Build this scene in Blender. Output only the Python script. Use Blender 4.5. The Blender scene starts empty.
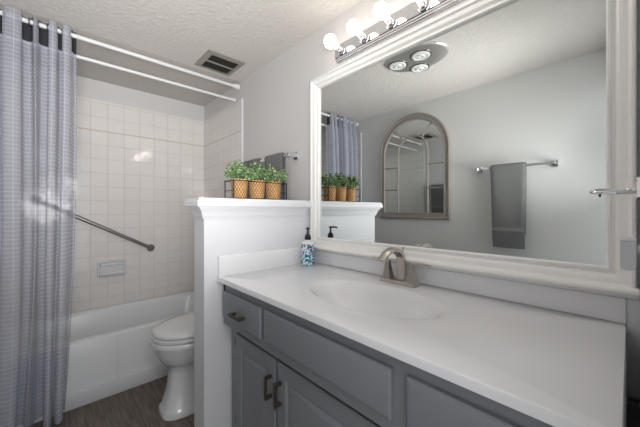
import bpy, bmesh, math, random
from mathutils import Vector, Matrix
random.seed(7)
PI = math.pi
S = bpy.context.scene
COL = S.collection

# Room frame used below: X runs towards the bathtub, Y towards the mirror wall, Z up.
# Blender's y is -Y (flip() does it), so every builder takes (X, Y, Z).
D = 1.14        # mirror wall
OPP = -0.39     # wall opposite the mirror
FAR = 2.957     # tiled long wall behind the tub
H = 2.224       # ceiling
SIDE = -0.024   # wall with the doorway the camera stands in

# ------------------------------------------------------------------ camera
cam_d = bpy.data.cameras.new('camera'); cam = bpy.data.objects.new('camera', cam_d); COL.objects.link(cam)
cam_d.sensor_width = 36; cam_d.lens = 288.3 / 640 * 36; cam_d.shift_y = -3.63 / 640
cam_d.clip_start = 0.01
yaw = math.radians(42.95)
cam.location = (0, 0, 1.17)
cam.rotation_euler = Vector((math.cos(yaw), -math.sin(yaw), 0)).to_track_quat('-Z', 'Y').to_euler()
S.camera = cam
# ------------------------------------------------------------------ world, lights, exposure
w = bpy.data.worlds.new('world'); S.world = w; w.use_nodes = True
w.node_tree.nodes['Background'].inputs[0].default_value = (0.97, 0.98, 1.0, 1)
w.node_tree.nodes['Background'].inputs[1].default_value = 1.25
BULB = 9.5
hl = bpy.data.lights.new('hall_fill', 'AREA'); hl.shape = 'DISK'; hl.size = 0.5; hl.energy = 5; hl.color = (0.95, 0.97, 1.0)  # unseen lamp added behind the camera as extra fill
hlo = bpy.data.objects.new('hall_fill', hl); COL.objects.link(hlo); hlo.location = (-0.75, 0.0, 2.15)
hlo.rotation_euler = (0, math.radians(-35), 0)
# unseen fill light added in the doorway, bounced off the ceiling
fl = bpy.data.lights.new('bounce_fill', 'AREA'); fl.shape = 'DISK'; fl.size = 0.4; fl.energy = 2.6; fl.spread = math.radians(130); fl.color = (1.0, 0.985, 0.965)
flo = bpy.data.objects.new('bounce_fill', fl); COL.objects.link(flo); flo.location = (-0.07, -0.08, 1.55)
flo.rotation_euler = (Vector((1.5, -0.30, 2.22)) - flo.location).to_track_quat('-Z', 'Y').to_euler()
# second added fill light, narrow spread, to brighten the far end of the room
f2 = bpy.data.lights.new('zoom_fill', 'AREA'); f2.shape = 'DISK'; f2.size = 0.5; f2.energy = 8.2; f2.color = (1.0, 0.985, 0.97); f2.spread = math.radians(82)
f2o = bpy.data.objects.new('zoom_fill', f2); COL.objects.link(f2o); f2o.location = (-0.12, 0.06, 1.22)
f2o.rotation_euler = (Vector((2.6, -0.45, 2.35)) - f2o.location).to_track_quat('-Z', 'Y').to_euler()
S.view_settings.view_transform = 'Standard'; S.view_settings.look = 'None'
S.view_settings.gamma = 1; S.view_settings.use_curve_mapping = False
S.view_settings.exposure = 0.14

# ------------------------------------------------------------------ materials
def srgb(r, g, b):
    f = lambda c: (c/255/12.92) if c/255 <= 0.04045 else ((c/255+0.055)/1.055)**2.4
    return (f(r), f(g), f(b), 1)
def mat(name, col, rough=0.5, metal=0.0, spec=0.5, emit=0, bump=None, noise=None, coat=0):
    m = bpy.data.materials.new(name); m.use_nodes = True
    nt = m.node_tree; b = nt.nodes['Principled BSDF']
    b.inputs['Base Color'].default_value = srgb(*col); b.inputs['Roughness'].default_value = rough
    b.inputs['Metallic'].default_value = metal; b.inputs['Specular IOR Level'].default_value = spec
    b.inputs['Coat Weight'].default_value = coat
    if emit:
        b.inputs['Emission Color'].default_value = srgb(*col); b.inputs['Emission Strength'].default_value = emit
    tc = nt.nodes.new('ShaderNodeTexCoord')
    if noise:   # (scale, second colour, detail)
        n = nt.nodes.new('ShaderNodeTexNoise'); n.inputs['Scale'].default_value = noise[0]; n.inputs['Detail'].default_value = 4
        mx = nt.nodes.new('ShaderNodeMix'); mx.data_type = 'RGBA'
        mx.inputs[6].default_value = srgb(*col); mx.inputs[7].default_value = srgb(*noise[1])
        nt.links.new(tc.outputs['Object'], n.inputs['Vector']); nt.links.new(n.outputs['Fac'], mx.inputs[0])
        nt.links.new(mx.outputs[2], b.inputs['Base Color'])
    if bump:    # (scale, strength, distance)
        n = nt.nodes.new('ShaderNodeTexNoise'); n.inputs['Scale'].default_value = bump[0]; n.inputs['Detail'].default_value = 3
        bp = nt.nodes.new('ShaderNodeBump'); bp.inputs['Strength'].default_value = bump[1]; bp.inputs['Distance'].default_value = bump[2]
        nt.links.new(tc.outputs['Object'], n.inputs['Vector']); nt.links.new(n.outputs['Fac'], bp.inputs['Height'])
        nt.links.new(bp.outputs['Normal'], b.inputs['Normal'])
    return m
M = {}
M['wall'] = mat('wall_paint', (212, 210, 209), 0.6, bump=(60, .12, .004))
M['wallopp'] = mat('wall_paint_cool', (222, 222, 221), 0.6, bump=(60, .12, .004))
M['plainwall'] = mat('wall_paint_plain', (226, 227, 230), 0.9, spec=0.0)
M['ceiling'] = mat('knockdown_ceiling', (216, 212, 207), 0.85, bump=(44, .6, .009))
M['ceiltub'] = mat('smooth_alcove_ceiling', (200, 196, 191), 0.7, bump=(60, .1, .003))  # smoother and a little greyer than the main ceiling
M['white'] = mat('white_semi_gloss', (224, 225, 229), 0.35)
M['frame'] = mat('frame_white', (249, 248, 246), 0.3)
M['counter'] = mat('cultured_marble', (228, 229, 232), 0.22, coat=.3, noise=(3, (234, 234, 236)))
M['cab'] = mat('slate_grey_paint', (126, 129, 134), 0.42, noise=(3, (130, 133, 138)))
M['pull'] = mat('dark_bronze', (104, 97, 88), 0.38, 0.85)
M['nickel'] = mat('brushed_nickel', (192, 185, 178), 0.28, 1.0)
M['chrome'] = mat('chrome', (225, 225, 228), 0.07, 1.0)
M['panel'] = mat('satin_panel', (214, 212, 208), 0.38, 0.8)
M['steel'] = mat('stainless', (150, 148, 145), 0.3, 1.0)
M['mirror'] = mat('mirror_glass', (222, 226, 225), 0.0, 1.0)
M['porc'] = mat('porcelain', (226, 228, 230), 0.12, coat=.5)
M['tub'] = mat('tub_enamel', (238, 241, 243), 0.2, coat=.3)
M['dark'] = mat('dark_void', (40, 39, 38), 0.6)
M['towel'] = mat('grey_terry', (132, 133, 132), 0.95, bump=(260, 1, .006), noise=(110, (112, 113, 113)))
M['towelband'] = mat('grey_terry_band', (142, 143, 142), 0.8)
M['taupe'] = mat('taupe_frame', (160, 152, 146), 0.5, noise=(40, (146, 139, 133)))
M['blackwire'] = mat('black_iron', (30, 28, 28), 0.5, 0.4)
M['soil'] = mat('soil', (58, 44, 34), 0.9)
M['blackplastic'] = mat('black_plastic', (24, 22, 24), 0.3)
M['ventmetal'] = mat('vent_cover', (158, 153, 146), 0.4, 0.3)
M['bulb'] = mat('lit_globe', (255, 247, 238), 0.3, emit=BULB)
M['heatlens'] = mat('reflector_lens', (238, 240, 238), 0.2, .1, bump=(60, .5, .004))
M['plug'] = mat('grey_plastic', (206, 209, 214), 0.4)
M['plugwhite'] = mat('white_plastic', (232, 232, 234), 0.4)
M['screw'] = mat('screw', (60, 60, 62), 0.4, .8)

def leafmat():
    m = mat('leaves', (92, 128, 64), 0.55); nt = m.node_tree; b = nt.nodes['Principled BSDF']
    g = nt.nodes.new('ShaderNodeNewGeometry'); cr = nt.nodes.new('ShaderNodeValToRGB')
    e = cr.color_ramp.elements; e[0].color = srgb(56, 84, 50); e[1].color = srgb(190, 206, 160)
    k = e.new(.5); k.color = srgb(108, 142, 86)
    nt.links.new(g.outputs['Random Per Island'], cr.inputs[0]); nt.links.new(cr.outputs[0], b.inputs['Base Color'])
    return m
M['leaf'] = leafmat()

def weave():
    m = mat('wicker', (178, 128, 78), 0.7); nt = m.node_tree; b = nt.nodes['Principled BSDF']
    uv = nt.nodes.new('ShaderNodeUVMap'); mp = nt.nodes.new('ShaderNodeMapping')
    mp.inputs['Rotation'].default_value = (0, 0, PI/4); mp.inputs['Scale'].default_value = (34, 20, 1)
    ck = nt.nodes.new('ShaderNodeTexBrick'); ck.offset = 0
    ck.inputs['Color1'].default_value = srgb(222, 178, 124); ck.inputs['Color2'].default_value = srgb(204, 158, 104)
    ck.inputs['Mortar'].default_value = srgb(118, 76, 42); ck.inputs['Scale'].default_value = 1
    ck.inputs['Brick Width'].default_value = .36; ck.inputs['Row Height'].default_value = .36; ck.inputs['Mortar Size'].default_value = .035
    nt.links.new(uv.outputs[0], mp.inputs[0]); nt.links.new(mp.outputs[0], ck.inputs['Vector']); nt.links.new(ck.outputs['Color'], b.inputs['Base Color'])
    bp = nt.nodes.new('ShaderNodeBump'); bp.invert = True; bp.inputs['Distance'].default_value = .003
    nt.links.new(ck.outputs['Fac'], bp.inputs['Height']); nt.links.new(bp.outputs['Normal'], b.inputs['Normal'])
    return m
M['wicker'] = weave()

def tilemat(name, axis):
    """square glazed tiles, 114 mm pitch; a thin tan liner course at z = 1.815"""
    m = mat(name, (222, 218, 214), 0.09, spec=.7); nt = m.node_tree; b = nt.nodes['Principled BSDF']
    tc = nt.nodes.new('ShaderNodeTexCoord'); sp = nt.nodes.new('ShaderNodeSeparateXYZ'); cb = nt.nodes.new('ShaderNodeCombineXYZ')
    nt.links.new(tc.outputs['Object'], sp.inputs[0])
    def add(sock, v):
        a = nt.nodes.new('ShaderNodeMath'); a.operation = 'ADD'; nt.links.new(sock, a.inputs[0]); a.inputs[1].default_value = v; return a.outputs[0]
    nt.links.new(add(sp.outputs[axis], 1.14 + .114*10 if axis == 1 else -2.1525 + .114*20), cb.inputs[0])
    nt.links.new(add(sp.outputs[2], -1.815 + .114*30), cb.inputs[1])
    br = nt.nodes.new('ShaderNodeTexBrick'); br.offset = 0; br.squash = 1
    br.inputs['Color1'].default_value = srgb(236, 232, 229); br.inputs['Color2'].default_value = srgb(233, 229, 226)
    br.inputs['Mortar'].default_value = srgb(220, 215, 211); br.inputs['Scale'].default_value = 1
    br.inputs['Brick Width'].default_value = .114; br.inputs['Row Height'].default_value = .114
    br.inputs['Mortar Size'].default_value = .0022; br.inputs['Mortar Smooth'].default_value = .3
    nt.links.new(cb.outputs[0], br.inputs['Vector'])
    c = nt.nodes.new('ShaderNodeMath'); c.operation = 'COMPARE'; c.inputs[1].default_value = 1.815; c.inputs[2].default_value = .004
    nt.links.new(sp.outputs[2], c.inputs[0])
    mx = nt.nodes.new('ShaderNodeMix'); mx.data_type = 'RGBA'; mx.inputs[7].default_value = srgb(210, 194, 180)
    nt.links.new(c.outputs[0], mx.inputs[0]); nt.links.new(br.outputs['Color'], mx.inputs[6]); nt.links.new(mx.outputs[2], b.inputs['Base Color'])
    bp = nt.nodes.new('ShaderNodeBump'); bp.invert = True; bp.inputs['Distance'].default_value = .002; bp.inputs['Strength'].default_value = .7
    nt.links.new(br.outputs['Fac'], bp.inputs['Height'])
    n = nt.nodes.new('ShaderNodeTexNoise'); n.inputs['Scale'].default_value = 9
    bp2 = nt.nodes.new('ShaderNodeBump'); bp2.inputs['Distance'].default_value = .004; bp2.inputs['Strength'].default_value = .2
    nt.links.new(tc.outputs['Object'], n.inputs['Vector']); nt.links.new(n.outputs['Fac'], bp2.inputs['Height'])
    nt.links.new(bp.outputs['Normal'], bp2.inputs['Normal']); nt.links.new(bp2.outputs['Normal'], b.inputs['Normal'])
    return m
M['tile_far'] = tilemat('tiles_far', 1); M['tile_end'] = tilemat('tiles_end', 0)

def floormat():
    m = mat('dark_wood_planks', (90, 78, 70), 0.42); nt = m.node_tree; b = nt.nodes['Principled BSDF']
    tc = nt.nodes.new('ShaderNodeTexCoord'); mp = nt.nodes.new('ShaderNodeMapping'); mp.inputs['Location'].default_value = (5.35, 4.8725, 0)
    br = nt.nodes.new('ShaderNodeTexBrick'); br.offset = .37
    br.inputs['Color1'].default_value = srgb(122, 110, 100); br.inputs['Color2'].default_value = srgb(106, 95, 86)
    br.inputs['Mortar'].default_value = srgb(34, 28, 25); br.inputs['Scale'].default_value = 1
    br.inputs['Brick Width'].default_value = 1.2; br.inputs['Row Height'].default_value = .30; br.inputs['Mortar Size'].default_value = .0016
    nt.links.new(tc.outputs['Object'], mp.inputs[0]); nt.links.new(mp.outputs[0], br.inputs['Vector'])
    m2 = nt.nodes.new('ShaderNodeMapping'); m2.inputs['Scale'].default_value = (2.2, 26, 1)
    nz = nt.nodes.new('ShaderNodeTexNoise'); nz.inputs['Scale'].default_value = 2.5; nz.inputs['Detail'].default_value = 8; nz.inputs['Distortion'].default_value = .8
    nt.links.new(tc.outputs['Object'], m2.inputs[0]); nt.links.new(m2.outputs[0], nz.inputs['Vector'])
    cr = nt.nodes.new('ShaderNodeValToRGB'); cr.color_ramp.elements[0].position = .3; cr.color_ramp.elements[0].color = (.52, .50, .48, 1)
    cr.color_ramp.elements[1].position = .7; cr.color_ramp.elements[1].color = (1.25, 1.22, 1.2, 1)
    nt.links.new(nz.outputs['Fac'], cr.inputs[0])
    mx = nt.nodes.new('ShaderNodeMix'); mx.data_type = 'RGBA'; mx.blend_type = 'MULTIPLY'; mx.inputs[0].default_value = 1
    nt.links.new(br.outputs['Color'], mx.inputs[6]); nt.links.new(cr.outputs[0], mx.inputs[7]); nt.links.new(mx.outputs[2], b.inputs['Base Color'])
    bp = nt.nodes.new('ShaderNodeBump'); bp.inputs['Distance'].default_value = .001; nt.links.new(nz.outputs['Fac'], bp.inputs['Height']); nt.links.new(bp.outputs['Normal'], b.inputs['Normal'])
    return m
M['floor'] = floormat()

def curtainmat(name, base, dash, alpha):
    m = bpy.data.materials.new(name); m.use_nodes = True; nt = m.node_tree
    for n in list(nt.nodes): nt.nodes.remove(n)
    out = nt.nodes.new('ShaderNodeOutputMaterial'); uv = nt.nodes.new('ShaderNodeUVMap')
    br = nt.nodes.new('ShaderNodeTexBrick'); br.offset = 0
    br.inputs['Scale'].default_value = 1; br.inputs['Brick Width'].default_value = .045; br.inputs['Row Height'].default_value = .022
    br.inputs['Mortar Size'].default_value = .0014; br.inputs['Mortar Smooth'].default_value = .3
    nt.links.new(uv.outputs[0], br.inputs['Vector'])
    mx = nt.nodes.new('ShaderNodeMix'); mx.data_type = 'RGBA'; mx.inputs[6].default_value = srgb(*base); mx.inputs[7].default_value = srgb(*dash)
    nt.links.new(br.outputs['Fac'], mx.inputs[0])
    df = nt.nodes.new('ShaderNodeBsdfDiffuse'); tr = nt.nodes.new('ShaderNodeBsdfTranslucent'); tp = nt.nodes.new('ShaderNodeBsdfTransparent')
    nt.links.new(mx.outputs[2], df.inputs[0]); nt.links.new(mx.outputs[2], tr.inputs[0])
    m1 = nt.nodes.new('ShaderNodeMixShader'); m1.inputs[0].default_value = .3
    nt.links.new(df.outputs[0], m1.inputs[1]); nt.links.new(tr.outputs[0], m1.inputs[2])
    m2 = nt.nodes.new('ShaderNodeMixShader')
    ml = nt.nodes.new('ShaderNodeMapRange'); ml.inputs['To Min'].default_value = alpha; ml.inputs['To Max'].default_value = min(1, alpha + .22)
    nt.links.new(br.outputs['Fac'], ml.inputs['Value']); nt.links.new(ml.outputs[0], m2.inputs[0])
    nt.links.new(tp.outputs[0], m2.inputs[1]); nt.links.new(m1.outputs[0], m2.inputs[2]); nt.links.new(m2.outputs[0], out.inputs[0])
    return m
M['voile'] = curtainmat('blue_grey_voile', (198, 202, 217), (217, 220, 232), .6)
M['header'] = curtainmat('dark_header', (62, 63, 68), (74, 75, 80), .97)

def bottlemat():
    m = mat('floral_print', (206, 224, 232), 0.15); nt = m.node_tree; b = nt.nodes['Principled BSDF']
    tc = nt.nodes.new('ShaderNodeTexCoord'); v = nt.nodes.new('ShaderNodeTexVoronoi'); v.inputs['Scale'].default_value = 120
    cr = nt.nodes.new('ShaderNodeValToRGB'); cr.color_ramp.interpolation = 'CONSTANT'; e = cr.color_ramp.elements
    cols = [(0, (206, 226, 236)), (.22, (36, 84, 136)), (.42, (210, 228, 238)), (.55, (30, 138, 150)), (.68, (206, 224, 232)), (.8, (206, 92, 84)), (.86, (60, 128, 180))]
    e[0].color = srgb(*cols[0][1]); e[1].position = cols[1][0]; e[1].color = srgb(*cols[1][1])
    for p, c in cols[2:]:
        k = e.new(p); k.color = srgb(*c)
    sp = nt.nodes.new('ShaderNodeSeparateColor')
    nt.links.new(tc.outputs['Object'], v.inputs['Vector']); nt.links.new(v.outputs['Color'], sp.inputs[0]); nt.links.new(sp.outputs[0], cr.inputs[0]); nt.links.new(cr.outputs[0], b.inputs['Base Color'])
    return m
M['floral'] = bottlemat()

# ------------------------------------------------------------------ mesh helpers
def tagp(o, label=None, cat=None, group=None, kind=None):
    if label: o['label'] = label
    if cat: o['category'] = cat
    if group: o['group'] = group
    if kind: o['kind'] = kind
    return o
def obj(name, bm, m, parent=None, label=None, cat=None, group=None, kind=None, smooth=35, recalc=True):
    for v in bm.verts: v.co.y = -v.co.y
    if recalc: bmesh.ops.recalc_face_normals(bm, faces=bm.faces)
    me = bpy.data.meshes.new(name); bm.to_mesh(me); bm.free()
    for mm in (m if isinstance(m, (list, tuple)) else [m]): me.materials.append(mm)
    if smooth is not None:
        for p in me.polygons: p.use_smooth = True
        me.set_sharp_from_angle(angle=math.radians(smooth))
    o = bpy.data.objects.new(name, me); COL.objects.link(o)
    if parent is not None:
        o.parent = parent
        r = parent
        while r.parent: r = r.parent
        if parent.type == 'EMPTY': o.matrix_parent_inverse = Matrix.Translation(-parent.location)
    return tagp(o, label, cat, group, kind)
def thing(name, label, cat, loc, group=None):
    o = bpy.data.objects.new(name, None); COL.objects.link(o); o.empty_display_size = .05
    o.location = (loc[0], -loc[1], loc[2]); return tagp(o, label, cat, group)
def copy_tree(o, parent=None):
    c = o.copy(); COL.objects.link(c)
    if parent is not None:
        c.parent = parent; c.matrix_parent_inverse = o.matrix_parent_inverse.copy()
    for ch in list(o.children): copy_tree(ch, c)
    return c
def shift(o, dx, dy, dz=0): o.location = (o.location.x+dx, o.location.y-dy, o.location.z+dz)

def box(bm, x0, x1, y0, y1, z0, z1, bevel=0, seg=2):
    t = bmesh.new()
    vs = [t.verts.new((x, y, z)) for x in (x0, x1) for y in (y0, y1) for z in (z0, z1)]
    for f in ((0, 1, 3, 2), (4, 6, 7, 5), (0, 4, 5, 1), (2, 3, 7, 6), (0, 2, 6, 4), (1, 5, 7, 3)): t.faces.new([vs[i] for i in f])
    if bevel: bmesh.ops.bevel(t, geom=list(t.edges), offset=bevel, segments=seg, profile=.5, affect='EDGES')
    merge(bm, t); return bm
def merge(bm, t):
    me = bpy.data.meshes.new('tmp'); t.to_mesh(me); t.free(); bm.from_mesh(me); bpy.data.meshes.remove(me)
def frames(path, closed=False):
    n = len(path); T = []
    for i in range(n):
        a = path[(i-1) % n] if (closed or i > 0) else path[0]; b = path[(i+1) % n] if (closed or i < n-1) else path[-1]
        T.append((b-a).normalized())
    up = Vector((0, 0, 1)) if abs(T[0].z) < .9 else Vector((1, 0, 0))
    N = [(up - T[0]*up.dot(T[0])).normalized()]
    for i in range(1, n):
        v = N[-1] - T[i]*N[-1].dot(T[i]); N.append(v.normalized())
    return T, N
def tube(bm, pts, r, seg=12, closed=False, caps=True, sx=1.0):
    path = [Vector(p) for p in pts]; T, N = frames(path, closed); rings = []
    for i, p in enumerate(path):
        B = T[i].cross(N[i]); rr = r[i] if isinstance(r, (list, tuple)) else r
        rings.append([bm.verts.new(p + (N[i]*math.cos(a) + B*math.sin(a)*sx)*rr) for a in [2*PI*k/seg for k in range(seg)]])
    m = len(rings)
    for i in range(m if closed else m-1):
        A, Bq = rings[i], rings[(i+1) % m]
        for k in range(seg): bm.faces.new((A[k], A[(k+1) % seg], Bq[(k+1) % seg], Bq[k]))
    if caps and not closed: bm.faces.new(rings[0][::-1]); bm.faces.new(rings[-1])
    return bm
def lathe(bm, prof, c, axis='z', seg=32, uv=False):
    """prof: list of (radius, height along axis)"""
    cx, cy, cz = c; rings = []
    def P(r, h, a):
        u, v = r*math.cos(a), r*math.sin(a)
        return {'z': (cx+u, cy+v, cz+h), 'y': (cx+u, cy+h, cz+v), 'x': (cx+h, cy+u, cz+v)}[axis]
    for r, h in prof:
        rings.append([bm.verts.new(P(r, h, 2*PI*k/seg)) for k in range(seg)] if r > 1e-6 else [bm.verts.new(P(0, h, 0))])
    lay = bm.loops.layers.uv.verify() if uv else None
    for i in range(len(rings)-1):
        A, B = rings[i], rings[i+1]
        for k in range(seg):
            j = (k+1) % seg
            vs = (A[k], A[j], B[j], B[k]) if len(A) > 1 and len(B) > 1 else ((A[0], B[j], B[k]) if len(A) == 1 else (A[k], A[j], B[0]))
            f = bm.faces.new(vs)
            if uv:
                for lp in f.loops:
                    q = A.index(lp.vert) if lp.vert in A else B.index(lp.vert); kk = k if q == k else k+1
                    lp[lay].uv = (kk/seg*2*PI*.042, lp.vert.co.z)
    for R in (rings[0], rings[-1]):
        if len(R) > 1: bm.faces.new(R)
    return bm
def loft(bm, sections, cap=True):
    rings = [[bm.verts.new(p) for p in s] for s in sections]; n = len(rings[0])
    for A, B in zip(rings, rings[1:]):
        for k in range(n): bm.faces.new((A[k], A[(k+1) % n], B[(k+1) % n], B[k]))
    if cap: bm.faces.new(rings[0]); bm.faces.new(rings[-1])
    return bm
def rectstack(bm, x0, x1, z0, z1, y, steps, fill=True, back=None):
    """nested rectangles on a face that looks towards -Y: steps are (inset, projection towards the viewer)"""
    R = []
    if back is not None: R.append([bm.verts.new(p) for p in ((x0, back, z0), (x1, back, z0), (x1, back, z1), (x0, back, z1))])
    for i, p in steps:
        R.append([bm.verts.new(q) for q in ((x0+i, y-p, z0+i), (x1-i, y-p, z0+i), (x1-i, y-p, z1-i), (x0+i, y-p, z1-i))])
    for A, B in zip(R, R[1:]):
        for k in range(4): bm.faces.new((A[k], A[(k+1) % 4], B[(k+1) % 4], B[k]))
    if fill: bm.faces.new(R[-1])
    if back is not None and fill: bm.faces.new(R[0])
    return bm
def prism(bm, poly, axis, a, b):
    def P(u, v, h): return {'x': (h, u, v), 'y': (u, h, v), 'z': (u, v, h)}[axis]
    return loft(bm, [[P(u, v, a) for u, v in poly], [P(u, v, b) for u, v in poly]])
def catmull(P, n=8):
    P = [Vector(p) for p in P]; out = []
    for i in range(len(P)-1):
        p0 = P[max(i-1, 0)]; p1 = P[i]; p2 = P[i+1]; p3 = P[min(i+2, len(P)-1)]
        for k in range(n):
            t = k/n; out.append(.5*((2*p1)+(p2-p0)*t+(2*p0-5*p1+4*p2-p3)*t*t+(3*p1-p0-3*p2+p3)*t**3))
    out.append(P[-1]); return out
def nb(): return bmesh.new()
def struct(name, bm, m, label=None, parent=None, **k): return obj(name, bm, m, parent, label, kind='structure', **k)

# ------------------------------------------------------------------ room shell
T = .12
struct('floor', box(nb(), -1.6, FAR+T, OPP-T, D+T, -.1, 0), M['floor'])
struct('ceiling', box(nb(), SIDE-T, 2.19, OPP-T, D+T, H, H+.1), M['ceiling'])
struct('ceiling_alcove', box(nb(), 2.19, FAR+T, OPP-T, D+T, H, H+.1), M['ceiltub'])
struct('wall_mirror_side', box(nb(), SIDE-T, FAR+T, D, D+T, 0, H), M['wall'])
struct('wall_opposite', box(nb(), SIDE-T, FAR+T, OPP-T, OPP, 0, H), M['wallopp'])
struct('wall_far', box(nb(), FAR, FAR+T, OPP, D, 0, H), M['wall'])
bm = nb(); box(bm, SIDE-T, SIDE, .42, D, 0, H); box(bm, SIDE-T, SIDE, OPP, .42, 2.04, H)
struct('wall_doorway', bm, M['plainwall'])
TZ = 2.065
struct('wall_far_tiles', box(nb(), FAR-.008, FAR, OPP, D, .36, TZ), M['tile_far'])
struct('wall_end_tiles', box(nb(), 2.1525, FAR-.008, D-.008, D, .0, TZ), M['tile_end'])
struct('wall_opposite_tiles', box(nb(), 2.1525, FAR-.008, OPP, OPP+.008, .0, TZ), M['tile_end'])
struct('trim_1', box(nb(), 2.142, 2.1525, D-.012, D, 0, TZ+.01), M['white'])
struct('trim_2', box(nb(), 2.142, 2.1525, OPP, OPP+.012, 0, TZ+.01), M['white'])
# board along the foot of the tub
struct('baseboard_tub', box(nb(), 2.222, 2.239, OPP+.009, D-.009, 0, .088, .004), M['white'])
# half wall between vanity and toilet, with a moulded cap
PX0, PX1, PY0 = 1.30, 1.420, .50
struct('wall_partition', box(nb(), PX0, PX1, PY0, D, 0, 1.185), M['white'])
def caprail():
    bm = nb()
    prof = [(.0, 1.128), (.006, 1.128), (.008, 1.136), (.012, 1.142), (.015, 1.155), (.022, 1.168), (.030, 1.178), (.030, 1.184), (.040, 1.184), (.043, 1.188), (.043, 1.206), (.038, 1.212), (.034, 1.2235)]
    loft(bm, [[(PX0-e, PY0-e, z), (PX1-.035+e, PY0-e, z), (PX1-.035+e, 1.068+e, z), (PX0-e, 1.068+e, z)] for e, z in prof])
    return bm
struct('trim_3', caprail(), M['white'], smooth=20)

# ------------------------------------------------------------------ bathtub
def tub():
    r = thing('bathtub', 'white alcove bathtub with plain front apron below the tiled wall', 'bathtub', (2.6, .375, 0))
    X0, X1, Y0, Y1, Z = 2.242, FAR-.009, OPP+.009, D-.009, .375
    bm = nb(); n = 64
    def ring(ins, z, sq, cx=None, lx=None):
        cx = (X0+.075 + X1-.045)/2; cy = (Y0+Y1)/2; hx = (X1-.045-X0-.075)/2 - ins; hy = (Y1-Y0)/2-.07-ins*1.3; o = []
        for k in range(n):
            a = 2*PI*(k+.5)/n; c, s = math.cos(a), math.sin(a); e = 2/sq
            o.append((cx+hx*abs(c)**e*(1 if c > 0 else -1), cy+hy*abs(s)**e*(1 if s > 0 else -1), z))
        return o
    def outer(z, e):
        o = []
        for p in ring(0, z, 6):
            cx, cy = (X0+X1)/2, (Y0+Y1)/2; dx, dy = p[0]-cx, p[1]-cy
            t = min((cx-X0-e)/max(abs(dx), 1e-6), (cy-Y0-e)/max(abs(dy), 1e-6)); o.append((cx+dx*t, cy+dy*t, z))
        return o
    loft(bm, [outer(0, 0), outer(Z-.012, 0), outer(Z-.003, .003), outer(Z, .012), ring(-.008, Z, 7), ring(0, Z-.003, 7), ring(.012, Z-.02, 6), ring(.03, .2, 5), ring(.06, .1, 4), ring(.11, .065, 4), ring(.2, .06, 3)])
    obj('basin', bm, M['tub'], r, smooth=40)
    bm = nb(); box(bm, 2.2408, 2.2425, .305, .311, .09, .352); obj('apron_seam', bm, M['white'], r)
    bm = nb(); lathe(bm, [(0, 0), (.03, 0), (.03, .004), (0, .006)], (2.58, .98, .062)); obj('drain', bm, M['chrome'], r)
tub()

# ------------------------------------------------------------------ toilet
def toilet():
    r = thing('toilet', 'white elongated toilet with closed lid beside the bathtub', 'toilet', (1.82, .75, 0)); cx = 1.82
    n = 48
    def egg(z, yf, yb, hw, sq=2.3, ym=None):
        cy = ym if ym is not None else yf+(yb-yf)*.5; o = []
        for k in range(n):
            a = 2*PI*k/n; c, s = math.cos(a), math.sin(a); e = 2/sq
            sx = abs(c)**e*(1 if c > 0 else -1); sy = abs(s)**e*(1 if s > 0 else -1)
            o.append((cx+hw*sx, cy+(yb-cy if s > 0 else cy-yf)*sy, z))
        return o
    bm = nb()
    loft(bm, [egg(0, .452, .98, .115, 3.5), egg(.03, .452, .98, .115, 3.5), egg(.038, .458, .975, .108, 3.5), egg(.05, .466, .97, .100, 3.5), egg(.13, .488, .96, .086, 3.5), egg(.22, .500, .95, .079, 3.2),
              egg(.262, .497, .95, .086, 2.8), egg(.282, .475, .95, .112, 2.5), egg(.312, .447, .95, .142, 2.3, .66), egg(.355, .425, .95, .166, 2.2, .66), egg(.395, .413, .95, .178, 2.2, .66), egg(.408, .407, .95, .184, 2.2, .66), egg(.427, .407, .95, .184, 2.2, .66), egg(.432, .412, .94, .18, 2.2, .66)])
    obj('bowl', bm, M['porc'], r, smooth=50)
    bm = nb(); loft(bm, [egg(.437, .416, .91, .176, 2.2, .66), egg(.440, .408, .915, .184, 2.2, .66), egg(.452, .408, .915, .184, 2.2, .66), egg(.456, .414, .91, .178, 2.2, .66)]); obj('seat', bm, M['porc'], r, smooth=50)
    bm = nb(); loft(bm, [egg(.461, .42, .905, .174, 2.2, .66), egg(.464, .413, .91, .180, 2.2, .66), egg(.478, .413, .91, .180, 2.2, .66), egg(.486, .420, .905, .172, 2.2, .66), egg(.490, .46, .89, .14, 2.2, .66), egg(.492, .56, .84, .07, 2.2, .66)]); obj('lid', bm, M['porc'], r, smooth=60)
    bm = nb(); box(bm, cx-.2, cx+.2, .93, 1.115, .4, .74, .02, 3); obj('tank', bm, M['porc'], r)
    bm = nb(); box(bm, cx-.21, cx+.21, .92, 1.12, .74, .772, .01, 3); obj('tank_lid', bm, M['porc'], r)
    bm = nb(); tube(bm, [(cx-.15, .935, .69), (cx-.15, .912, .69), (cx-.08, .908, .685)], .007); obj('flush_lever', bm, M['chrome'], r)
toilet()

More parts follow.
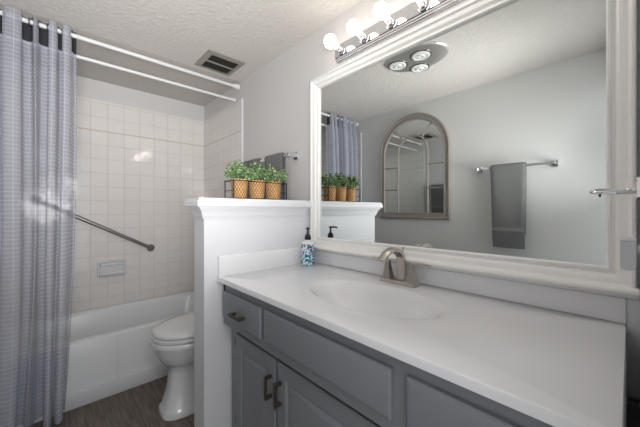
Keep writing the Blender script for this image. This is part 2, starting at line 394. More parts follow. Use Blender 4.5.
# ------------------------------------------------------------------ vanity cabinet
def vanity():
    r = thing('vanity_cabinet', 'slate grey bathroom vanity cabinet under the white countertop', 'cabinet', (.64, .85, 0))
    FY = .585   # face frame of the upper row; the lower face is set back a little
    bm = nb(); box(bm, .004, 1.285, FY, D-.004, .645, .735)
    box(bm, .004, 1.285, FY, FY+.02, .735, .841); box(bm, .004, .022, FY, D-.004, .735, .841); box(bm, 1.267, 1.285, FY, D-.004, .735, .841)
    obj('drawer_case', bm, M['cab'], r)
    bm = nb(); y = FY+.04
    box(bm, 1.222, 1.285, y, y+.02, .1, .645); box(bm, .381, .398, y, y+.02, .1, .645); box(bm, .004, .018, y, y+.02, .1, .645); box(bm, .018, 1.222, y, y+.02, .1, .13)
    box(bm, 1.267, 1.285, y+.02, D-.004, .1, .645); box(bm, .004, .018, y+.02, D-.004, .1, .645); box(bm, .018, 1.267, y+.02, D-.004, .1, .118); box(bm, .018, 1.267, D-.012, D-.004, .118, .645); box(bm, .004, 1.285, FY+.1, D-.004, 0, .1)
    obj('lower_case', bm, M['cab'], r)
    def front(name, x0, x1, z0, z1, y, parent=r):
        bm = nb(); rectstack(bm, x0, x1, z0, z1, y, [(0, .012), (.003, .016), (.012, .019), (.014, .0195)], back=y); return obj(name, bm, M['cab'], parent, smooth=25)
    def pull(parent, c, vertical):
        bm = nb(); L = .037; y = c[1]
        a = (lambda s, o: (c[0], y-o, c[2]+s)) if vertical else (lambda s, o: (c[0]+s, y-o, c[2]))
        def bar(s0, s1, o0, o1, w, ww=None):
            p = a(s0, o0); q = a(s1, o1)
            if vertical: box(bm, p[0]-w, p[0]+w, min(p[1], q[1]), max(p[1], q[1]), p[2], q[2], .0015, 1)
            else: box(bm, p[0], q[0], min(p[1], q[1]), max(p[1], q[1]), p[2]-w, p[2]+w, .0015, 1)
        bar(-L-.008, L+.008, .022, .031, .0055); bar(-L-.006, -L+.006, 0, .024, .0065); bar(L-.006, L+.006, 0, .024, .0065)
        return obj('drawer_pull' if not vertical else 'door_pull', bm, M['pull'], parent, label='dark bronze bar pull')
    dr = front('drawer', .940, 1.262, .684, .803, FY)
    pull(dr, (1.092, FY-.0195, .735), False)
    front('false_front', .375, .915, .684, .803, FY)
    front('false_front', .022, .335, .684, .803, FY)
    def door(x0, x1, hx, hinge):
        bm = nb(); y = FY+.04
        rectstack(bm, x0, x1, .125, .614, y, [(0, .015), (.003, .018), (.052, .018), (.055, .012), (.060, .010), (.066, .010), (.082, .018), (.086, .0185)], back=y)
        d = obj('door', bm, M['cab'], r, smooth=20)
        pull(d, (hx, y-.018, .508), True)
        for z in (.22, .57):
            bm = nb(); tube(bm, [(hinge, y-.012, z-.022), (hinge, y-.012, z+.022)], .0045, 8); obj('hinge', bm, M['pull'], d)
    door(.897, 1.212, .921, 1.218); door(.405, .884, .859, .400); door(.022, .375, .05, .380)
    bm = nb(); box(bm, SIDE+.001, .003, D-.05, D-.03, 0, .67); obj('filler_strip', bm, M['cab'], r)
vanity()
struct('trim_4', box(nb(), SIDE+.001, .006, D-.012, D-.001, .672, .932), M['white'])

def vanity_top():
    r = thing('vanity_countertop', 'white countertop with moulded oval basin on the grey vanity', 'countertop', (.65, .85, .842))
    x0, x1, y0, y1, zt, zb = .006, 1.299, .557, D-.002, .864, .842
    cx, cy, a, b = .640, .835, .262, .150
    ang = sorted([2*PI*k/96 for k in range(96)] + [math.atan2(y-cy, x-cx) % (2*PI) for x in (x0, x1) for y in (y0, y1)])
    def rect(e, z):
        o = []
        for t in ang:
            c, s = math.cos(t), math.sin(t); k = 1e9
            if c > 1e-9: k = min(k, (x1-e-cx)/c)
            if c < -1e-9: k = min(k, (x0+e-cx)/c)
            if s > 1e-9: k = min(k, (y1-e-cy)/s)
            if s < -1e-9: k = min(k, (y0+e-cy)/s)
            o.append((cx+c*k, cy+s*k, z))
        return o
    def ell(q, z, dy=0):
        o = []
        for t in ang:
            c, s = math.cos(t), math.sin(t); k = 1/math.sqrt((c/a)**2+(s/b)**2); o.append((cx+c*k*q, cy+dy+s*k*q, z))
        return o
    bm = nb()
    prof = [(1.10, 0), (1.07, -.0008), (1.04, -.0025), (1.01, -.0055), (.98, -.010), (.94, -.018), (.88, -.032), (.78, -.060), (.66, -.084), (.52, -.103), (.36, -.116), (.2, -.122), (.09, -.124)]
    loft(bm, [ell(1.14, zb), rect(.0, zb), rect(0, zt-.005), rect(.0015, zt-.0015), rect(.005, zt)] + [ell(q, zt+z) for q, z in prof], cap=False)
    bm.faces.ensure_lookup_table()
    ed = [e for e in bm.edges if e.is_boundary and all(v.co.z < zt-.08 for v in e.verts)]
    bmesh.ops.contextual_create(bm, geom=ed)
    # underside of the bowl, inside the cabinet
    loft(bm, [ell(1.14, zb), ell(1.05, .82), ell(.85, .76), ell(.4, .728)], cap=False)
    obj('counter_slab', bm, M['counter'], r, smooth=30)
    bm = nb(); prism(bm, [(1.281, .864), (1.281, .952), (1.285, .957), (1.299, .957), (1.299, .864)], 'y', .562, D-.002); obj('side_splash', bm, M['counter'], r, smooth=40)
    bm = nb(); box(bm, .006, 1.2805, D-.018, D-.002, .8642, .933, .002, 1); obj('back_splash', bm, M['counter'], r)
    bm = nb(); lathe(bm, [(0, .004), (.016, .004), (.021, .002), (.022, 0), (.024, -.001)], (cx, cy, .7405)); obj('drain', bm, M['nickel'], r, label='brushed nickel drain')
vanity_top()

def faucet():
    cx, cy, z = .655, 1.062, .8645
    r = thing('faucet', 'brushed nickel two-handle faucet behind the oval basin', 'faucet', (cx, cy, z))
    bm = nb()
    def sec(hx, hy, zz, dx=0, dy=0): return [(cx+dx-hx, cy+dy-hy, zz), (cx+dx+hx, cy+dy-hy, zz), (cx+dx+hx, cy+dy+hy, zz), (cx+dx-hx, cy+dy+hy, zz)]
    loft(bm, [sec(.082, .026, z), sec(.082, .026, z+.004), sec(.076, .021, z+.012), sec(.074, .019, z+.013)]); obj('base_plate', bm, M['nickel'], r, smooth=20)
    for s in (-1, 1):
        bm = nb(); dx = s*.055
        loft(bm, [sec(.021, .018, z+.012, dx), sec(.017, .015, z+.028, dx), sec(.010, .010, z+.070, dx), sec(.009, .009, z+.082, dx), sec(.007, .007, z+.085, dx)])
        h = obj('handle', bm, M['nickel'], r, smooth=20)
        bm = nb(); loft(bm, [[(cx+s*u, cy+v, z+zz+q) for v, q in ((-w, -.003), (w, -.003), (w, .003), (-w, .003))] for u, w, zz in ((.044, .009, .088), (.07, .009, .092), (.105, .0075, .093), (.135, .006, .090))])
        obj('lever', bm, M['nickel'], h, smooth=20)
    path = catmull([(cx, cy+.018, z+.012), (cx, cy+.017, z+.07), (cx, cy+.004, z+.118), (cx, cy-.04, z+.142), (cx, cy-.09, z+.136), (cx, cy-.128, z+.108)], 6)
    T_, N_ = frames(path); bm = nb(); secs = []
    m = len(path)-1
    for i, p in enumerate(path):
        X = Vector((1, 0, 0)); B = T_[i].cross(X).normalized(); f = i/m
        hw = .019 - .002*f; ht = .014*(1-f)+.006*f
        secs.append([tuple(p+X*u*hw+B*v*ht) for u, v in ((-1, -.6), (-.7, -1), (.7, -1), (1, -.6), (1, .6), (.7, 1), (-.7, 1), (-1, .6))])
    loft(bm, secs); obj('spout', bm, M['nickel'], r, smooth=30)
    bm = nb(); tube(bm, [(cx, cy+.024, z+.1), (cx, cy+.03, z+.14)], .003, 8); lathe(bm, [(0, -.004), (.005, -.002), (.005, .004), (0, .006)], (cx, cy+.03, z+.143), seg=12); obj('lift_rod', bm, M['nickel'], r)
faucet()

def soap():
    c = (1.222, 1.045, .8645)
    r = thing('soap_dispenser', 'floral printed soap bottle with black pump in the counter corner', 'soap bottle', c)
    bm = nb(); lathe(bm, [(0, 0), (.033, 0), (.036, .004), (.036, .112), (.034, .117)], c); obj('bottle', bm, M['floral'], r)
    bm = nb(); lathe(bm, [(.034, .117), (.030, .127), (.018, .137), (.014, .140), (.014, .146)], c); obj('shoulder', bm, M['plugwhite'], r, label='clear bottle shoulder')
    bm = nb(); lathe(bm, [(.017, .140), (.018, .144), (.017, .160), (.010, .168), (.006, .172), (.005, .196), (.010, .197), (.010, .206), (0, .208)], c, seg=20)
    tube(bm, [(c[0], c[1], c[2]+.203), (c[0]-.024, c[1]-.021, c[2]+.203), (c[0]-.031, c[1]-.027, c[2]+.197)], [.006, .005, .004], 10); obj('pump', bm, M['blackplastic'], r, label='black pump head')
soap()

# ------------------------------------------------------------------ big framed mirror
def mirror():
    r = thing('wall_mirror', 'large rectangular mirror in a white moulded frame above the vanity', 'mirror', (.63, D, 1.43))
    x0, x1, z0, z1 = -.012, 1.276, .957, 1.926
    bm = nb(); rectstack(bm, x0, x1, z0, z1, D, [(0, .0005), (0, .028), (.003, .033), (.008, .034), (.012, .031), (.014, .027), (.022, .026), (.032, .023), (.037, .018), (.039, .014), (.046, .014), (.048, .019), (.053, .020), (.056, .016), (.057, .005)], fill=False)
    obj('frame', bm, M['frame'], r, smooth=18)
    bm = nb(); prism(bm, [(D-.0005, .934), (D-.016, .934), (D-.020, .940), (D-.028, .943), (D-.036, .948), (D-.046, .950), (D-.049, .954), (D-.049, .960), (D-.045, .965), (D-.034, .967), (D-.0005, .967)], 'x', -.017, x1+.012)
    obj('sill', bm, M['frame'], r, smooth=18)
    bm = nb(); box(bm, x0+.05, x1-.05, D-.0055, D-.001, z0+.05, z1-.05); obj('glass', bm, M['mirror'], r, smooth=None)
mirror()

# ------------------------------------------------------------------ vanity light
def light_bar():
    z0, z1, x0, x1 = 1.962, 2.052, .195, 1.085
    r = thing('vanity_light', 'chrome strip light with lit round bulbs above the framed mirror', 'light fixture', (.64, D, 2.0))
    bm = nb()
    def sec(e, p):   # stadium-ended outline
        o = []
        for X, Z, a0 in ((x1-.02, z0+.02, -90), (x1-.02, z1-.02, 0), (x0+.02, z1-.02, 90), (x0+.02, z0+.02, 180)):
            for k in range(5):
                a = math.radians(a0+k*22.5); o.append((X+(.02-e)*math.cos(a), D-p, Z+(.02-e)*math.sin(a)))
        return o
    loft(bm, [sec(0, .001), sec(0, .012), sec(.004, .014), sec(.005, .022), sec(.009, .024), sec(.010, .031), sec(.015, .034)])
    obj('backplate', bm, M['chrome'], r, smooth=25)
    for i in range(6):
        X = 1.028-.1525*i; c = (X, D-.034, 2.008)
        bm = nb(); tube(bm, [(X, D-.033, 2.004), (X, D-.038, 2.005), (X, D-.0381, 2.005), (X, D-.052, 2.008), (X, D-.066, 2.011)], [.026, .024, .017, .0165, .016], 20); obj('socket', bm, M['chrome'], r)
        bm = nb(); prof = [(0, 0), (.013, .0), (.014, .010), (.018, .018)] + [(.033*math.sin(a), .046-.033*math.cos(a)) for a in [math.radians(q) for q in range(35, 181, 12)]]
        prof[-1] = (0, .079)
        lathe(bm, [(a, -b) for a, b in prof], (0, 0, 0), 'y', 24)
        bmesh.ops.rotate(bm, verts=bm.verts, cent=(0, 0, 0), matrix=Matrix.Rotation(math.radians(-10), 3, 'X'))
        bmesh.ops.translate(bm, verts=bm.verts, vec=(X, D-.066, 2.011)); obj('bulb', bm, M['bulb'], r, label='lit white globe bulb')
light_bar()

# ------------------------------------------------------------------ ceiling fixtures
def vent():
    x0, x1, y0, y1 = 1.876, 2.142, .755, 1.018
    r = thing('ceiling_vent', 'square grey exhaust vent cover on the ceiling', 'vent', ((x0+x1)/2, (y0+y1)/2, H))
    bm = nb(); R = []
    for e, z in ((0, 0), (.001, -.006), (.03, -.013), (.034, -.013)):
        R.append([(x0+e, y0+e, H+z), (x1-e, y0+e, H+z), (x1-e, y1-e, H+z), (x0+e, y1-e, H+z)])
    loft(bm, R, cap=False); xm = (x0+x1)/2; box(bm, xm-.007, xm+.007, y0+.03, y1-.03, H-.014, H-.006)
    obj('cover', bm, M['ventmetal'], r, smooth=None)
    bm = nb(); box(bm, x0+.03, x1-.03, y0+.03, y1-.03, H-.003, H-.001); obj('opening', bm, M['dark'], r)
    bm = nb()
    for a, b in ((x0+.036, xm-.010), (xm+.010, x1-.036)):
        for k in range(9):
            x = a+(b-a)*(k+.5)/9; box(bm, x-.0015, x+.0015, y0+.034, y1-.034, H-.011, H-.005)
    obj('grille', bm, M['dark'], r)
vent()

def heater():
    cx, cy, a, b = 1.005, .422, .215, .165
    r = thing('ceiling_heat_lamp', 'oval metal heat lamp panel with three round bulbs on the ceiling', 'heat lamp', (cx, cy, H))
    bm = nb(); n = 64
    def el(q, z): return [(cx+a*q*math.cos(2*PI*k/n), cy+b*q*math.sin(2*PI*k/n), z) for k in range(n)]
    loft(bm, [el(1, H-.0005), el(1, H-.006), el(.97, H-.013), el(.9, H-.017), el(.5, H-.019)]); obj('panel', bm, M['panel'], r, smooth=40)
    for x, y in ((1.135, .452), (.955, .458), (1.045, .305)):
        bm = nb(); lathe(bm, [(.070, -.016), (.070, -.021), (.063, -.023), (.061, -.019)], (x, y, H), seg=32)
        g = obj('lamp_ring', bm, M['steel'], r)
        bm = nb(); lathe(bm, [(.060, -.017), (.060, -.023), (.055, -.027), (.046, -.028), (.042, -.025), (.030, -.025), (.026, -.030), (.012, -.031), (.010, -.027), (0, -.027)], (x, y, H), seg=32); obj('heat_bulb', bm, M['heatlens'], r)
heater()

# ------------------------------------------------------------------ curtain rods, curtain
def rod(name, X, Z, rad, label, fl):
    r = thing(name, label, 'curtain rod', (X, D, Z))
    bm = nb(); tube(bm, [(X, OPP+.009+.001, Z), (X, D-.009-.001, Z)], rad, 16); obj('pole', bm, M['white'], r)
    for y, s in ((D-.0085, -1), (OPP+.0085, 1)):
        bm = nb(); lathe(bm, [(0, 0), (fl, 0), (fl, s*.012), (fl*.9, s*.03), (rad*1.15, s*.05), (rad*1.1, s*.052)], (X, y, Z), 'y', 20); obj('end_cap', bm, M['white'], r)
rod('curtain_rod', 2.203, 2.183, .0125, 'white tension rod carrying the grey curtain, higher of two rods', .024)
rod('curtain_rod', 2.262, 2.092, .0105, 'bare white tension rod, lower one behind the curtain', .014)

def curtain():
    r = thing('shower_curtain', 'sheer blue-grey shower curtain bunched at the left end of the rod', 'shower curtain', (2.2, -.15, 0))
    # (Y, amplitude sign, half width) lobes; front lobes towards the camera
    fronts = [.060, .004, -.066, -.150, -.235, -.315]; backs = [.098, .033, -.032, -.103, -.195, -.275, -.368]
    ctrl = []
    seq = [('b', backs[0])]
    for i, f in enumerate(fronts): seq += [('f', f), ('b', backs[i+1])]
    zs = [2.214, 2.17, 2.13, 2.09, 2.0, 1.85, 1.7, 1.5, 1.3, 1.1, .9, .7, .5, .35, .2, .1, .03]
    rows = []
    rnd = random.Random(3); ph = [rnd.uniform(0, 6.28) for _ in seq]; gr = [rnd.uniform(.1, 2.2) for _ in seq]
    for z in zs:
        t = max(0, (2.205-z)/2.175); pts = []
        cxx = 2.203 - .055*t**1.3
        for i, (k, y) in enumerate(seq):
            am = .024+.013*min(1, t*8) + .012*t*gr[i]
            if k == 'f' and i == 5: am += .004
            yy = y + t*(.016*math.sin(ph[i]+3*t)) - (.035*t**3 if y > .05 else .03*t**3) + (.006 if k == 'b' else 0)
            X = cxx - am*(1.15 if k == 'f' else -.85) + .006*math.sin(ph[i]*2+5*t)*t
            w = .015 if k == 'f' else .008
            if k == 'f' and i == 5: w = .004
            if k == 'f' and i == 7: w = .030
            if k == 'b' and i in (4, 6): w = .016
            if i == 0: pts.append((yy+.002, X-.01, 0)); pts.append((yy-w, X, 0))
            else: pts += [(yy+w, X+(.003 if k == 'f' else -.003), 0), (yy-w, X+(.003 if k == 'f' else -.003), 0)]
        rows.append(catmull(pts, 5))
    def sheet(rows, zs, off=0):
        bm = nb(); lay = bm.loops.layers.uv.verify(); L = [0]
        for a, b in zip(rows[0], rows[0][1:]): L.append(L[-1]+max((b-a).length, .004))
        G = [[bm.verts.new((p.y+off, p.x, z)) for p in row] for row, z in zip(rows, zs)]
        for i in range(len(G)-1):
            for j in range(len(G[0])-1):
                f = bm.faces.new((G[i][j], G[i][j+1], G[i+1][j+1], G[i+1][j]))
                for lp, (ii, jj) in zip(f.loops, ((i, j), (i, j+1), (i+1, j+1), (i+1, j))): lp[lay].uv = (L[jj], zs[ii]+.3)
        return bm
    cl = obj('cloth', sheet(rows, zs), M['voile'], r, smooth=180, recalc=False)
    # dark reinforced header seen on the back folds
    runs = []; cur = []
    for j in range(len(rows[0])-1):
        if (rows[1][j].y+rows[1][j+1].y)/2 >= 2.199: cur.append(j)
        elif cur: runs.append(cur); cur = []
    if cur: runs.append(cur)
    for run in runs:
        js = run+[run[-1]+1]; bm = nb()
        G = [[bm.verts.new((rows[i][q].y-.0015, rows[i][q].x, zs[i]-.004)) for q in js] for i in range(4)]
        for A, B in zip(G, G[1:]):
            for k in range(len(js)-1): bm.faces.new((A[k], A[k+1], B[k+1], B[k]))
        obj('header_band', bm, M['header'], r, smooth=180, label='dark reinforced header', recalc=False)
    # grommets where the cloth crosses the rod
    ys = [(seq[i][1]+seq[i+1][1])/2 for i in range(len(seq)-1)]
    for y in ys:
        bm = nb(); pts = [(2.203+.019*math.cos(a), y+.004*math.cos(a), 2.181+.019*math.sin(a)) for a in [2*PI*k/20 for k in range(20)]]
        tube(bm, pts, .0035, 8, closed=True); obj('grommet', bm, M['steel'], r)
curtain()

# ------------------------------------------------------------------ grab bar, soap dish on the far wall
def grab():
    r = thing('grab_bar', 'sloping stainless grab bar on the tiled tub wall', 'grab bar', (FAR-.008, .3, 1.0))
    a = Vector((FAR-.05, .655, .828)); b = Vector((FAR-.05, -.085, 1.245)); w = FAR-.008
    d = (b-a).normalized()
    bm = nb(); tube(bm, catmull([(w-.001, a.y, a.z), (w-.022, a.y, a.z), tuple(a+d*.018), tuple(a+d*.06), tuple(b-d*.06), tuple(b-d*.018), (w-.022, b.y, b.z), (w-.001, b.y, b.z)], 5), .0145, 16); obj('tube', bm, M['steel'], r)
    for p in (a, b):
        bm = nb(); lathe(bm, [(0, 0), (.032, 0), (.032, -.006), (.027, -.011), (.015, -.012)], (w, p.y, p.z), 'x', 24); obj('flange', bm, M['steel'], r)
grab()
def dish():
    w = FAR-.008; y0, y1, z0, z1 = .270, .466, .612, .752
    r = thing('soap_dish', 'white ceramic soap dish on the tiled wall below the grab bar', 'soap dish', (w, .37, .68))
    bm = nb()
    def rr(e, x):
        o = []; rad = .02
        for Y, Z, a0 in ((y1-rad, z0+rad, -90), (y1-rad, z1-rad, 0), (y0+rad, z1-rad, 90), (y0+rad, z0+rad, 180)):
            for k in range(5):
                a = math.radians(a0+k*22.5); o.append((x, Y+(rad-e)*math.cos(a), Z+(rad-e)*math.sin(a)))
        return o
    loft(bm, [rr(0, w), rr(0, w-.012), rr(.004, w-.018), rr(.012, w-.018), rr(.016, w-.012), rr(.018, w-.004)]); obj('back_plate', bm, M['porc'], r)
    bm = nb(); loft(bm, [[(w-x, y, z) for x, z in ((.004, z0+.02), (.05, z0+.024), (.058, z0+.032), (.058, z0+.048), (.05, z0+.05), (.046, z0+.036), (.004, z0+.032))] for y in (y0+.012, y0+.03, y1-.03, y1-.012)]); obj('tray', bm, M['porc'], r)
    bm = nb(); tube(bm, catmull([(w-.01, y0+.02, z1-.03), (w-.04, y0+.026, z1-.03), (w-.044, y0+.05, z1-.03), (w-.044, y1-.05, z1-.03), (w-.04, y1-.026, z1-.03), (w-.01, y1-.02, z1-.03)], 4), .008, 10); obj('grip', bm, M['porc'], r)
dish()

# ------------------------------------------------------------------ towel bars and towels
def towel_bar(X0, X1, wallY, s, Z, label, m):
    """s = direction from the wall into the room along Y"""
    r = thing('towel_bar', label, 'towel bar', ((X0+X1)/2, wallY, Z)); y = wallY+s*.062
    bm = nb(); box(bm, X0, X1, y-.009, y+.009, Z-.009, Z+.009, .002, 1); obj('rail', bm, m, r)
    for X in (X0, X1):
        bm = nb(); ya, yb = sorted((wallY+s*.0005, wallY+s*.012)); box(bm, X-.022, X+.022, ya, yb, Z-.024, Z+.024, .003, 1)
        ya, yb = sorted((wallY+s*.012, wallY+s*.076)); box(bm, X-.012, X+.012, ya, yb, Z-.013, Z+.013, .003, 1); obj('bracket', bm, m, r)
    return y
def towel(X0, X1, y, Z, fl, bl, s, label, group=None, layers=1):
    """folded towel over a rail at (y, Z); fl/bl = hanging length of the room-side / wall-side half"""
    r = thing('hand_towel', label, 'towel', ((X0+X1)/2, y, Z), group); th = .008; n = 14
    bm = nb(); R = []
    path = []
    g = .012
    for k in range(12): path.append((y+s*(g+.004*math.sin(k*.5)), Z-fl+fl*k/12))
    for k in range(9):
        a = PI*k/8; path.append((y+s*(g*math.cos(a)), Z+.006+g*math.sin(a)))
    for k in range(1, 13): path.append((y-s*g, Z-bl*k/12))
    for side in (1, -1):
        pass
    P = [Vector((0, a, b)) for a, b in path]; Tn, _ = frames(P)
    outer, inner = [], []
    for i in range(n+1):
        u = i/n; X = X0+(X1-X0)*u; ro, ri = [], []
        for p, t in zip(P, Tn):
            nrm = Vector((0, t.z, -t.y))*s; dz = max(0, Z-p.z); wv = .0012*math.sin(u*9+dz*6)*min(1, dz*5)
            xx = X+(.5-u)*.06*dz*(1 if u > .5 else .3)
            q = p+nrm*(wv); edge = .4 if i in (0, n) else 1
            ro.append(bm.verts.new((xx, (q+nrm*th*edge).y, (q+nrm*th*edge).z))); ri.append(bm.verts.new((xx, (q-nrm*th*.2*edge).y, (q-nrm*th*.2*edge).z)))
        outer.append(ro); inner.append(ri)
    m = len(P)
    for i in range(n):
        for j in range(m-1):
            bm.faces.new((outer[i][j], outer[i+1][j], outer[i+1][j+1], outer[i][j+1])); bm.faces.new((inner[i][j], inner[i][j+1], inner[i+1][j+1], inner[i+1][j]))
        bm.faces.new((outer[i][0], inner[i][0], inner[i+1][0], outer[i+1][0])); bm.faces.new((outer[i][-1], outer[i+1][-1], inner[i+1][-1], inner[i][-1]))
    for i in (0, n):
        for j in range(m-1): bm.faces.new((outer[i][j], outer[i][j+1], inner[i][j+1], inner[i][j]))
    obj('cloth', bm, M['towel'], r, smooth=60)
    bm = nb(); zz = Z-fl+.13; w_ = (X1-X0); dz = fl-.13
    xa = X0+.5*.018*dz; xb = X1-.5*.06*dz
    ys = sorted((y+s*(g+th-.001), y+s*(g+th+.0055))); box(bm, xa+.004, xb-.004, ys[0], ys[1], zz, zz+.028, .001, 1); obj('woven_band', bm, M['towelband'], r, label='flat woven band')
    return r
yb = towel_bar(1.437, 2.045, D, -1, 1.512, 'square chrome towel bar on the wall behind the potted greenery', M['chrome'])
towel(1.497, 1.70, yb, 1.512, .46, .40, -1, 'grey towel on the bar behind the plants, nearer the big mirror')
towel(1.775, 2.00, yb, 1.512, .44, .40, -1, 'grey towel on the bar behind the plants, nearer the bathtub')
yb = towel_bar(.366, .868, OPP, 1, 1.505, 'square chrome towel bar on the plain opposite wall, seen in the mirror', M['chrome'])
towel(.527, .765, yb, 1.505, .63, .52, 1, 'dark grey bath towel hanging on the opposite wall, seen in the mirror')

# ------------------------------------------------------------------ arched window-pane mirror on the opposite wall
def arch():
    cx, zb, zs, R = 1.487, 1.082, 1.750, .380
    r = thing('arched_mirror', 'taupe arched window-pane mirror on the opposite wall', 'mirror', (cx, OPP, 1.6)); y = OPP
    def outline(rad, bot):
        o = [(cx-rad, bot), (cx+rad, bot)]
        for k in range(33): a = PI*k/32; o.append((cx+rad*math.cos(a), zs+rad*math.sin(a)))
        return o
    def rings(bm, steps):
        loft(bm, [[(x, y+p, z) for x, z in outline(R-i, zb+i)] for i, p in steps], cap=False)
    bm = nb(); rings(bm, [(0, .001), (0, .024), (.004, .03), (.014, .032), (.02, .027), (.045, .024), (.05, .027), (.057, .026), (.06, .02), (.061, .006)]); obj('frame', bm, M['taupe'], r, smooth=20)
    bm = nb(); o = outline(R-.05, zb+.05); loft(bm, [[(x, y+.002, z) for x, z in o], [(x, y+.008, z) for x, z in o]]); obj('glass', bm, M['mirror'], r, smooth=None)
    bm = nb(); ri = .162; s = []
    pts = [(cx-ri, zb+.055)]+[(cx-ri, zb+.3), (cx-ri, zs-.05)]+[(cx-ri*math.cos(PI*k/20), zs+ri*math.sin(PI*k/20)) for k in range(21)]+[(cx+ri, zs-.05), (cx+ri, zb+.3), (cx+ri, zb+.055)]
    tube(bm, [(a, y+.013, b) for a, b in pts], .0085, 8); obj('inner_arch', bm, M['taupe'], r)
    for z in (1.38, 1.61):
        for q in (-1, 1):
            bm = nb(); tube(bm, [(cx+q*ri, y+.013, z), (cx+q*(R-.055), y+.013, z)], .006, 8); obj('muntin', bm, M['taupe'], r)
    for q in (-1, 1):
        bm = nb(); a = math.radians(52); tube(bm, [(cx+q*ri*math.cos(a), y+.013, zs+ri*math.sin(a)), (cx+q*(R-.055)*math.cos(a), y+.013, zs+(R-.055)*math.sin(a))], .006, 8); obj('muntin', bm, M['taupe'], r)
arch()

# ------------------------------------------------------------------ basket planters on the half wall
CZ = 1.2240
def rack():
    x0, x1, y0, y1 = 1.318, 1.412, .650, .968
    r = thing('planter_rack', 'black wire rack holding three wicker pots on the white ledge', 'rack', (1.365, .81, CZ))
    bm = nb()
    z = .092; tube(bm, [(x0, y0, CZ+z), (x1, y0, CZ+z), (x1, y1, CZ+z), (x0, y1, CZ+z)], .0018, 8, closed=True)
    obj('hoop', bm, M['blackwire'], r)
    bm = nb(); tube(bm, [(x0, y0, CZ+.0032), (x1, y0, CZ+.0032), (x1, y1, CZ+.0032), (x0, y1, CZ+.0032)], .003, 8, closed=True); obj('base', bm, M['blackwire'], r)
    for y in (y0, y1):
        bm = nb(); tube(bm, [(x0, y, CZ+.042), (x1, y, CZ+.042)], .002, 8); obj('rung', bm, M['blackwire'], r)
    for x in (x0, x1):
        for y in (y0, y1):
            bm = nb(); tube(bm, [(x, y, CZ+.003), (x, y, CZ+.098)], .003, 8); obj('post', bm, M['blackwire'], r)
rack()
def plant():
    c = (1.365, .705, CZ+.0005)
    r = thing('potted_greenery', 'leafy green plant in a wicker pot, end of the row nearest the bathtub curtain', 'plant', c)
    bm = nb(); lathe(bm, [(0, 0), (.036, 0), (.0375, .004), (.0435, .093), (.0455, .096), (.0455, .101), (.041, .101), (.039, .085), (0, .085)], c, seg=32, uv=True); obj('basket', bm, M['wicker'], r)
    bm = nb(); lathe(bm, [(0, .0865), (.0385, .0865)], c, seg=20); obj('soil', bm, M['soil'], r, recalc=False)
    return r
base_plant = plant()
def foliage(parent, cy, seed):
    rnd = random.Random(seed); bm = nb(); stems = nb(); cx = 1.365; z0 = CZ+.09
    for sI in range(60):
        a = rnd.uniform(0, 2*PI); q = rnd.random()**.6
        tip = Vector((cx+q*.068*math.cos(a), cy+q*.082*math.sin(a), z0+.035+(1-q*q)*.062+rnd.uniform(-.02, .022)))
        if rnd.random() < .2: tip.z -= .015
        root = Vector((cx+q*.02*math.cos(a), cy+q*.02*math.sin(a), z0-.003)); mid = (tip+root)/2+Vector((0, 0, .012))
        tube(stems, [root, mid, tip], .0009, 4)
        for k in range(15):
            f = .35+.65*(k/14); p = root.lerp(mid, f*2) if f < .5 else mid.lerp(tip, f*2-1)
            d = Vector((rnd.gauss(0, 1), rnd.gauss(0, 1), rnd.gauss(.35, .6))).normalized(); L = rnd.uniform(.010, .017); W = L*.42
            sd = d.cross(Vector((rnd.gauss(0, 1), rnd.gauss(0, 1), rnd.gauss(0, 1)))).normalized(); up = sd.cross(d)*W*.25
            v = [p, p+d*L*.3+sd*W*.8+up, p+d*L*.7+sd*W*.7+up, p+d*L, p+d*L*.7-sd*W*.7+up, p+d*L*.3-sd*W*.8+up]
            m1 = p+d*L*.5
            vs = [bm.verts.new(q_) for q_ in v]; vm = bm.verts.new(m1)
            for i in range(6): bm.faces.new((vs[i], vs[(i+1) % 6], vm))
    f = obj('foliage', bm, M['leaf'], parent, smooth=None, recalc=False); obj('stems', stems, M['leaf'], f)
p2 = copy_tree(base_plant); p3 = copy_tree(base_plant)
shift(p2, 0, .103); shift(p3, 0, .206)
p2['label'] = 'leafy green plant in a wicker pot, middle of the three'
p3['label'] = 'leafy green plant in a wicker pot, end of the row nearest the vanity mirror'
base_plant['label'] = 'leafy green plant in a wicker pot, end of the row nearest the tub'
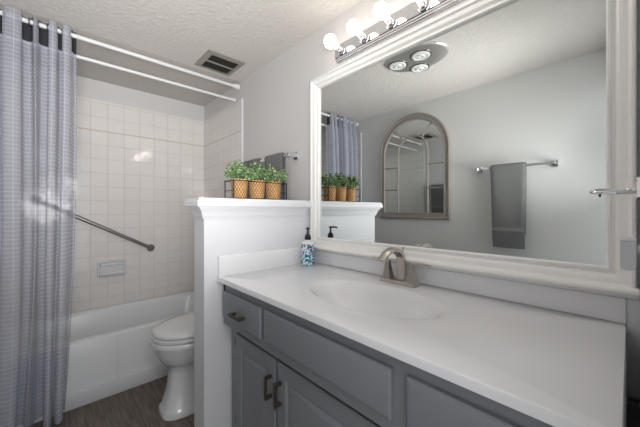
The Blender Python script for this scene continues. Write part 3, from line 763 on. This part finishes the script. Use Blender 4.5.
for p, y, sd in ((base_plant, .705, 1), (p2, .808, 2), (p3, .911, 3)):
    p['group'] = 'wicker pots of greenery on the half wall ledge'
    foliage(p, y, sd)

# ------------------------------------------------------------------ things on the doorway wall
def ring():
    r = thing('towel_ring', 'chrome oval ring sticking out beside the big mirror', 'towel ring', (SIDE, .8, 1.21))
    bm = nb(); pts = []
    for k in range(40):
        a = 2*PI*k/40; c, s = math.cos(a), math.sin(a); e = .55
        u = abs(c)**e*(1 if c > 0 else -1); v = abs(s)**e*(1 if s > 0 else -1)
        pts.append((.0225+.029*u, .80+.055*v, 1.2065+.0012*u+.0050*v))
    tube(bm, pts, .0034, 10, closed=True); obj('loop', bm, M['chrome'], r)
    bm = nb(); tube(bm, [(.038, .75, 1.2015), (.038, .75, 1.194)], .0018, 8); obj('set_screw', bm, M['screw'], r)
    bm = nb(); box(bm, SIDE+.0005, -.006, .775, .825, 1.19, 1.23, .003, 1); obj('mount', bm, M['chrome'], r)
ring()
def plug():
    y = .9
    r = thing('plug_in_night_light', 'small grey plug-in unit on the wall beside the big mirror', 'night light', (SIDE, y, 1.05))
    bm = nb(); x0, x1, z0, z1 = -.009, .014, 1.043, 1.104; o = []
    for X, Z, a0, rad in ((x1-.009, z0+.009, -90, .009), (x1-.002, z1-.002, 0, .002), (x0+.002, z1-.002, 90, .002), (x0+.009, z0+.009, 180, .009)):
        for k in range(5): a = math.radians(a0+k*22.5); o.append((X+rad*math.cos(a), Z+rad*math.sin(a)))
    prism(bm, o, 'y', y-.02, y+.02); obj('body', bm, M['plug'], r)
    bm = nb(); box(bm, x0, x1, y-.02, y+.02, z1+.0003, z1+.009, .001, 1); obj('cap', bm, M['plugwhite'], r, label='white top cap')
    bm = nb(); box(bm, SIDE+.0005, SIDE+.004, y-.035, y+.035, 1.02, 1.13, .001, 1); obj('outlet_plate', bm, M['plugwhite'], r)
    bm = nb(); box(bm, SIDE+.004, -.0092, y-.012, y+.012, 1.08, 1.095); obj('prong_block', bm, M['plug'], r)
plug()
